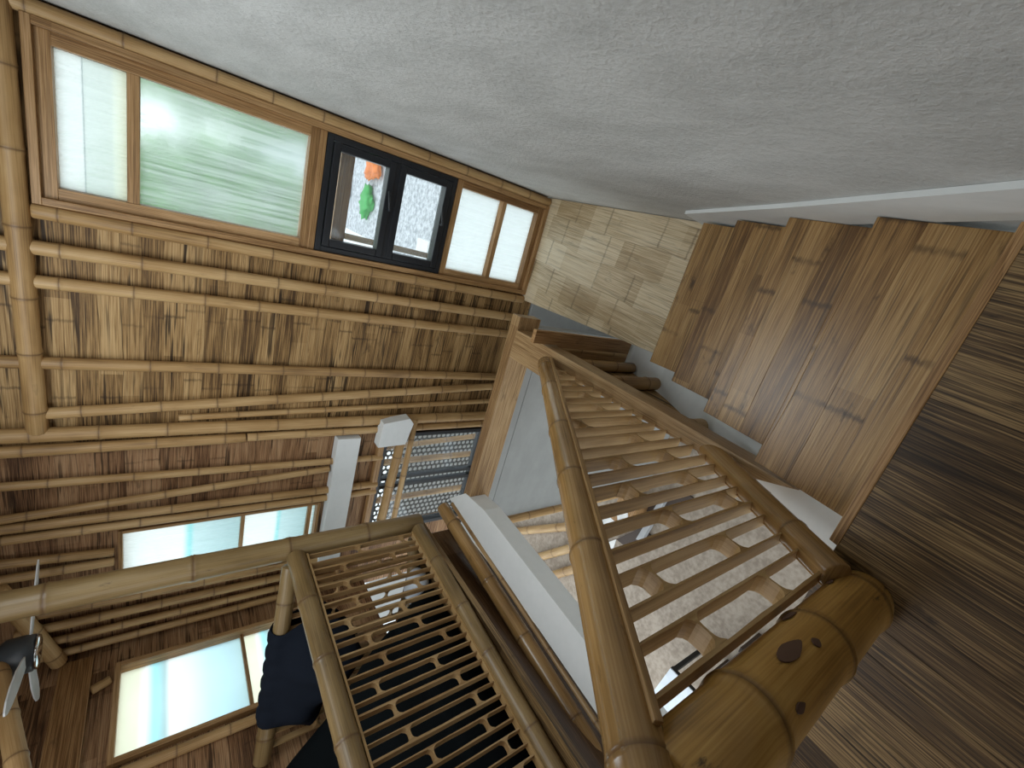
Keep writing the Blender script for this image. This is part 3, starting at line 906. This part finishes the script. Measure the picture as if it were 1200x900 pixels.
def jacket(u, v):
    # draped over the railing: v runs up the near side, over the rail and down the far side
    x = -2.70 - 0.52 * u
    fold = 0.035 * math.sin(11 * u + 3 * v) + 0.02 * math.sin(25 * u + 6 * v)
    t = v * 2 - 1
    drop = abs(t)
    ln = 0.13 + 0.42 * math.sin(PI * (0.12 + 0.76 * u)) ** 1.5 + 0.025 * math.sin(13 * u)
    if drop < 0.18:
        an = t / 0.18 * PI / 2
        k = 0.066 + 0.012 * math.sin(19 * u) ** 2
        return Vector((x, R3(x) + k * math.sin(an), H3(x) + k * math.cos(an)))
    s = -1 if t < 0 else 1
    d = (drop - 0.18) / 0.82
    b = (0.17 if s < 0 else 0.04) * math.sin(PI * d) * math.sin(PI * u)
    return Vector((x - 0.16 * d * (u - 0.5), R3(x) + s * (0.068 + b) + fold * d, H3(x) - ln * d))


cloth_grid(bm, jacket, 40, 40)
bmesh.ops.recalc_face_normals(bm, faces=bm.faces)
bmesh.ops.solidify(bm, geom=bm.faces[:], thickness=0.008)
tag(obj('dark_cloth', bm, 'navy', None, True), 'dark navy cloth slung over the loft railing by the corner post', 'cloth')
# heap under black fabric
bm = bmesh.new()


def heap(u, v):
    x = -3.46 + 0.95 * u; y = -0.6 + (2.43 + 0.24 * u) * v
    ex = min(1.0, (1 - abs(2 * u - 1)) * 5.5) ** 0.5; ey = min(1.0, (1 - abs(2 * v - 1)) * 9) ** 0.5
    h = 0.30 + 0.80 * max(0.0, 1 - u * 1.15) ** 0.8
    h += 0.03 * math.sin(6 * u + 9 * v) + 0.015 * math.sin(17 * v - 11 * u)
    return Vector((x, y, 0.012 + h * ex * ey))


cloth_grid(bm, heap, 44, 60)
rim = [v for v in bm.verts if v.is_boundary]
bmesh.ops.recalc_face_normals(bm, faces=bm.faces)
be = [e for e in bm.edges if e.is_boundary]
bmesh.ops.contextual_create(bm, geom=be)
tag(obj('bedding_heap', bm, 'cloth', None, True), 'large black fabric heap on the loft floor behind the railing slats', 'bedding')
# pillow lit on the loft floor
bm = bmesh.new()
bmesh.ops.create_uvsphere(bm, u_segments=24, v_segments=14, radius=1)
for v in bm.verts:
    p = v.co
    e = lambda t: math.copysign(abs(t) ** 0.6, t)
    v.co = Vector((-2.58 + 0.14 * e(p.x), 2.13 + 0.09 * e(p.y), 0.085 + 0.075 * p.z))
tag(obj('pillow', bm, 'table_white', None, True), 'pale bluish pillow on the loft floor beyond the slats', 'pillow')

# ------------------------------------------------------------------ ceiling fan near the corner
fx, fy, fz = -2.83, 2.66, 2.11
fan = thing('ceiling_fan', (fx, fy, fz), 'white bladed ceiling fan with dark motor near the room corner', 'fan')
bm = bmesh.new(); lathe(bm, (fx, fy, fz), [(0.05, 0.0), (0.095, 0.012), (0.10, 0.05), (0.098, 0.12), (0.07, 0.16), (0.02, 0.17)])
obj('motor', bm, 'fan_body', fan, True)
bm = bmesh.new(); lathe(bm, (fx, fy, fz), [(0.03, -0.012), (0.088, -0.008), (0.092, 0.002), (0.05, 0.006)])
tag(obj('trim_ring', bm, 'chrome', fan, True), 'chrome ring')
bm = bmesh.new(); lathe(bm, (fx, fy, fz), [(0.015, 0.165), (0.015, CZ - fz)], 12)
obj('downrod', bm, 'fan_body', fan, True)
for k in range(3):
    an = math.radians(48 + 120 * k)
    d = Vector((math.cos(an), math.sin(an), 0)); s = Vector((-d.y, d.x, 0))
    bm = bmesh.new()
    outl = []
    for t, w in ((0.06, 0.03), (0.14, 0.05), (0.26, 0.065), (0.38, 0.06), (0.46, 0.04), (0.5, 0.01)): outl.append((t, w))
    pts = [(t, w) for t, w in outl] + [(t, -w * 0.6) for t, w in reversed(outl)]
    c = Vector((fx, fy, fz + 0.0))
    lo = [c + d * t + s * w + Vector((0, 0, 0.03 + w * 0.04)) for t, w in pts]
    hi = [p + Vector((0, 0, 0.007)) for p in lo]
    poly_prism(bm, lo, hi, d)
    obj('blade', bm, 'fan_white', fan)
p0 = onx(-2, 782, -2.8); p1 = onx(26, 925, -2.8)
pole(p0, p1, 0.04, 'pale bamboo rail near the ceiling fan at the photo corner', None, seed=71, spacing=0.22)

# ------------------------------------------------------------------ lintels and blocks in the second bay
bm = bmesh.new(); box(bm, -3.2, -1.845, WY - 0.10, WY - 0.005, 0.30, 0.485, (1, 0, 0), 0.004)
tag(obj('white_lintel', bm, 'white'), 'white lintel beam crossing the mat wall beside the bright window', 'beam')
bm = bmesh.new(); box(bm, -2.95, -1.845, WY - 0.06, WY - 0.005, 0.065, 0.115, (1, 0, 0), 0.003)
tag(obj('window_head_board', bm, 'pine'), 'narrow pale board along the head of the low black window', 'board')
bm = bmesh.new()
q = [ony(450, 497, 3.03), ony(481, 491, 3.03), ony(485, 497, 3.03), ony(475, 521, 3.03), ony(443, 525, 3.03)]
poly_prism(bm, [Vector((p.x, 3.03, p.z)) for p in q], [Vector((p.x, 3.13, p.z)) for p in q], (1, 0, 0), 0.003)
tag(obj('white_block', bm, 'white'), 'white block capping two bamboo bars before the low black window', 'block')
pole((-1.86, 3.12, -0.07), (-2.95, 3.12, -0.03), 0.04, 'thick pale bamboo bar crossing the low black window below the white block', None, seed=81, mat='pole')
pole((-1.70, 3.12, -0.165), (-2.95, 3.12, -0.165), 0.026, 'thin brown bamboo bar crossing the low black window beside the thick bar', None, seed=82, mat='pole')

# ------------------------------------------------------------------ lower level things
FZ = LOW
# gray corner pole and poles lying on the concrete
p0 = ony(588, 617, 2.30); p1 = ony(668, 600, 2.30)
pole((-2.33, 2.33, -2.99), (-2.33, 2.33, -0.45), 0.035, 'upright bamboo pole at the free edge of the grey stairwell wall', None, seed=91)
for k, (a, b, lb) in enumerate([((578, 625), (700, 614), 'bamboo pole on the concrete floor nearest the grey wall'),
                                ((606, 660), (706, 632), 'bamboo pole lying mid-way on the concrete floor past the handrail'),
                                ((622, 682), (712, 655), 'bamboo pole on the concrete floor close to the white edge beam')]):
    pole(onz(*a, FZ + 0.06), onz(*b, FZ + 0.06), 0.06, lb, 'bamboo poles on the lower floor', seed=92 + k, spacing=0.6, mat='slat_dark')
# table with white top
tz = -2.25
q = [onz(785.5, 783, tz), onz(818, 817, tz), onz(784, 850, tz), onz(752, 828, tz)]
ct = sum(q, Vector((0, 0, 0))) / 4
tb = thing('table', (ct.x, ct.y, FZ), 'white topped table with dark edge on the lower concrete floor', 'table')
bm = bmesh.new(); poly_prism(bm, [Vector((p.x, p.y, tz - 0.012)) for p in q], [Vector((p.x, p.y, tz)) for p in q], bev=0.002); obj('tabletop', bm, 'table_white', tb)
bm = bmesh.new()
q2 = [ct + (p - ct) * 1.012 for p in q]
poly_prism(bm, [Vector((p.x, p.y, tz - 0.05)) for p in q2], [Vector((p.x, p.y, tz - 0.013)) for p in q2]); tag(obj('table_edge', bm, 'ink', tb), 'dark edge')
for p in q:
    c = ct + (p - ct) * 0.85
    onebox('leg', 'ink', c.x - 0.02, c.x + 0.02, c.y - 0.02, c.y + 0.02, FZ, tz - 0.05, parent=tb)
bz = -2.55
q = [onz(824, 799, bz), onz(869, 762, bz), onz(882, 776, bz), onz(837, 814, bz)]
ct = sum(q, Vector((0, 0, 0))) / 4
ct = ct + Vector((0, 0, 0))
bn = thing('bench', (ct.x, ct.y, FZ), 'dark brown bench beside the white topped table below', 'bench')
bm = bmesh.new(); poly_prism(bm, [Vector((p.x, p.y, bz - 0.05)) for p in q], [Vector((p.x, p.y, bz)) for p in q], (1, 0, 0), 0.004); obj('seat', bm, 'dark_brown', bn)
for p in q:
    c = ct + (p - ct) * 0.85
    onebox('leg', 'dark_brown', c.x - 0.025, c.x + 0.025, c.y - 0.025, c.y + 0.025, FZ, bz - 0.05, parent=bn)
c = onz(827, 780, FZ + 0.02)
bm = bmesh.new(); lathe(bm, (c.x, c.y, FZ), [(0.03, 0), (0.03, 0.05), (0.012, 0.1), (0.004, 0.16)], 12)  # unidentified small pink pointed bit, modelled as a tapered shape
tag(obj('pink_scrap', bm, 'pink', None, True), 'tiny pink pointed object on the concrete by the dark bench', 'scrap')


def flat_on_floor(name, pts, z0, th, mat, label, cat):
    q = [onz(x, y, z0) for x, y in pts]
    bm = bmesh.new(); poly_prism(bm, [Vector((p.x, p.y, z0 - th)) for p in q], [Vector((p.x, p.y, z0)) for p in q], (1, 0, 0))
    return tag(obj(name, bm, mat), label, cat)


o = flat_on_floor('sign_card', [(722, 593), (734, 590), (736, 610), (724, 613)], FZ + 0.30, 0.01, 'paper', 'white card lettered A among the clutter below the slats', 'sign')
qa = [onz(727, 600, FZ + 0.301), onz(731, 594, FZ + 0.301), onz(734, 600, FZ + 0.301)]
bm = bmesh.new()
for a, b in ((qa[0], qa[1]), (qa[1], qa[2]), ((qa[0] + qa[1]) / 2, (qa[1] + qa[2]) / 2)):
    beam(bm, a, b, 0.022, 0.003)
obj('letter', bm, 'ink', o)
bm = bmesh.new()
c = onz(729, 602, FZ + 0.3)
box(bm, c.x - 0.16, c.x + 0.16, c.y - 0.13, c.y + 0.13, FZ, FZ + 0.288, (1, 0, 0), 0.004)
tag(obj('crate', bm, 'board'), 'brown crate under the white lettered card', 'crate')
flat_on_floor('paper_sheet', [(704, 600), (722, 607), (716, 624), (702, 618)], FZ + 0.012, 0.006, 'paper', 'white paper sheet on the concrete against the handrail side', 'paper')
flat_on_floor('paper_sheet', [(700, 640), (722, 632), (718, 645), (696, 652)], FZ + 0.012, 0.006, 'paper', 'white paper sheet on the concrete beside the dark planks', 'paper')
flat_on_floor('metal_bar', [(776, 580), (783, 581), (752, 634), (745, 632)], FZ + 0.10, 0.065, 'grey', 'grey metal bar lying slantwise across dark planks below the slats', 'bar')
flat_on_floor('dark_plank', [(755, 590), (800, 574), (812, 584), (760, 606)], FZ + 0.03, 0.028, 'dark_brown', 'dark plank under the grey metal bar nearer the grey wall', 'plank')
flat_on_floor('dark_plank', [(722, 632), (752, 618), (775, 640), (745, 650)], FZ + 0.03, 0.028, 'dark_brown', 'dark plank under the grey metal bar nearer the handrail', 'plank')

# ------------------------------------------------------------------ outdoors
tag(onebox('ground', 'gravel', -30, 30, 3.5, 45, LOW - 0.3, LOW - 0.2), kind='structure')
tag(onebox('ground_pale_backing', 'white', -30, -1.2, 5.3, 40, LOW - 0.2, LOW - 0.18), kind='structure')  # pale ground added to brighten the holes of the pierced screen
bm = bmesh.new()
# pierced screen: square ring tiles with round holes
sx0, sx1, sz0, sz1, sy = -3.9, -2.15, -1.7, 0.2, 3.95
s_ = 0.062
nx = int((sx1 - sx0) / s_); nz = int((sz1 - sz0) / s_)
N = 12
for i in range(nx):
    for j in range(nz):
        cx_ = sx0 + (i + 0.5) * s_; cz_ = sz0 + (j + 0.5) * s_ + (s_ / 2 if i % 2 else 0)
        outer = []; inner = []
        for k in range(N):
            t = 2 * PI * k / N + PI / 4
            m_ = max(abs(math.cos(t)), abs(math.sin(t)))
            outer.append(bm.verts.new((cx_ + s_ / 2 * math.cos(t) / m_, sy, cz_ + s_ / 2 * math.sin(t) / m_)))
            inner.append(bm.verts.new((cx_ + s_ * 0.36 * math.cos(t), sy, cz_ + s_ * 0.36 * math.sin(t))))
        for k in range(N):
            bm.faces.new((outer[k], outer[(k + 1) % N], inner[(k + 1) % N], inner[k]))
bmesh.ops.solidify(bm, geom=bm.faces[:], thickness=0.03)
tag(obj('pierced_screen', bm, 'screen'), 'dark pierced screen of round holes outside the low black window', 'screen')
pole((-2.62, 3.86, -1.75), (-2.62, 3.86, 0.25), 0.035, 'bamboo bar on the pierced screen nearest the timber beam end', None, seed=95)
pole((-3.12, 3.86, -1.75), (-3.12, 3.86, 0.25), 0.035, 'bamboo bar on the pierced screen nearest the loft post', None, seed=96)
pole((-2.35, 3.84, -1.55), (-2.45, 3.84, 0.25), 0.03, 'slanting bamboo bar at the top edge of the pierced screen', None, seed=97)

# planting beyond the tall window
def bush(name, c, rx, ry, rz, n, seed, label, leaf=0.16):
    rnd = random.Random(seed)
    root = thing(name, (c[0], c[1], LOW - 0.2), label, 'shrub', 'shrubs outside the tall window')
    bm = bmesh.new()
    for i in range(n):
        th = rnd.uniform(0, 2 * PI); ph = math.acos(rnd.uniform(-1, 1)); q = rnd.uniform(0.55, 1.0)
        p = Vector((c[0] + rx * q * math.sin(ph) * math.cos(th), c[1] + ry * q * math.sin(ph) * math.sin(th), c[2] + rz * q * math.cos(ph)))
        a = Vector((rnd.uniform(-1, 1), rnd.uniform(-1, 1), rnd.uniform(-0.3, 1))).normalized()
        s = a.cross(Vector((rnd.uniform(-1, 1), rnd.uniform(-1, 1), rnd.uniform(-1, 1)))).normalized()
        L_ = leaf * rnd.uniform(0.7, 1.5)
        vs = [bm.verts.new(p), bm.verts.new(p + a * L_ * 0.5 + s * L_ * 0.22), bm.verts.new(p + a * L_), bm.verts.new(p + a * L_ * 0.5 - s * L_ * 0.22)]
        bm.faces.new(vs)
    obj('foliage', bm, 'leaf', root)
    bm = bmesh.new(); tube(bm, [(c[0], c[1], LOW - 0.2), (c[0] + 0.05, c[1], c[2] * 0.5 - 0.5), (c[0], c[1], c[2] + rz * 0.4)], 0.05)
    obj('stem', bm, 'stem', root, True)


bush('leafy_shrub', (-0.75, 7.6, 0.9), 0.95, 0.7, 1.5, 3400, 1, 'leafy green shrub outside, filling the fluted pane by the mullion')
bush('leafy_shrub', (1.0, 8.6, 0.6), 0.75, 0.6, 1.9, 2600, 2, 'leafy green shrub outside, on the plaster wall side of the fluted pane')
bm = bmesh.new(); box(bm, -0.62, 0.5, WY + 0.101, WY + 0.14, 0.60, 0.69, (1, 0, 0), 0.003)
tag(obj('outside_batten', bm, 'pine'), 'pale timber batten outside across the black casement', 'batten')


def tarp(c, r, mat, name, label, seed):
    rnd = random.Random(seed)
    bm = bmesh.new()
    bmesh.ops.create_icosphere(bm, subdivisions=3, radius=1)
    for v in bm.verts:
        p = v.co
        n = 1 + 0.32 * math.sin(4 * p.x + seed) * math.sin(3.5 * p.y + 2 * seed) + 0.16 * math.sin(9 * p.z + 7 * p.x) + 0.12 * math.sin(11 * p.y - 6 * p.x + seed)
        v.co = Vector((c[0] + r * p.x * n, c[1] + r * p.y * n, LOW - 0.2 + max(0, 0.3 * r * (p.z * n + 0.9))))
    tag(obj(name, bm, mat, None, True), label, 'tarpaulin')


c = onz(440, 190, LOW - 0.1); tarp(c, 0.5, 'orange', 'crumpled_tarp', 'crumpled orange tarp on the gravel seen through the black casement', 1)
c = onz(430, 236, LOW - 0.1); tarp(c, 0.40, 'green', 'crumpled_tarp', 'crumpled green tarp on the gravel seen through the black casement', 2)
c = onz(405, 222, LOW - 0.1); tarp(c, 0.34, 'grey', 'crumpled_tarp', 'crumpled grey tarp on the gravel beside the green one', 3)
c = onz(495, 297, LOW)
bm = bmesh.new(); box(bm, c.x - 0.35, c.x + 0.3, c.y - 0.3, c.y + 0.3, LOW - 0.2, LOW + 0.05, (1, 0, 0), 0.02)
tag(obj('white_slab', bm, 'white'), 'pale slab on the gravel at the foot of the black casement view', 'slab')
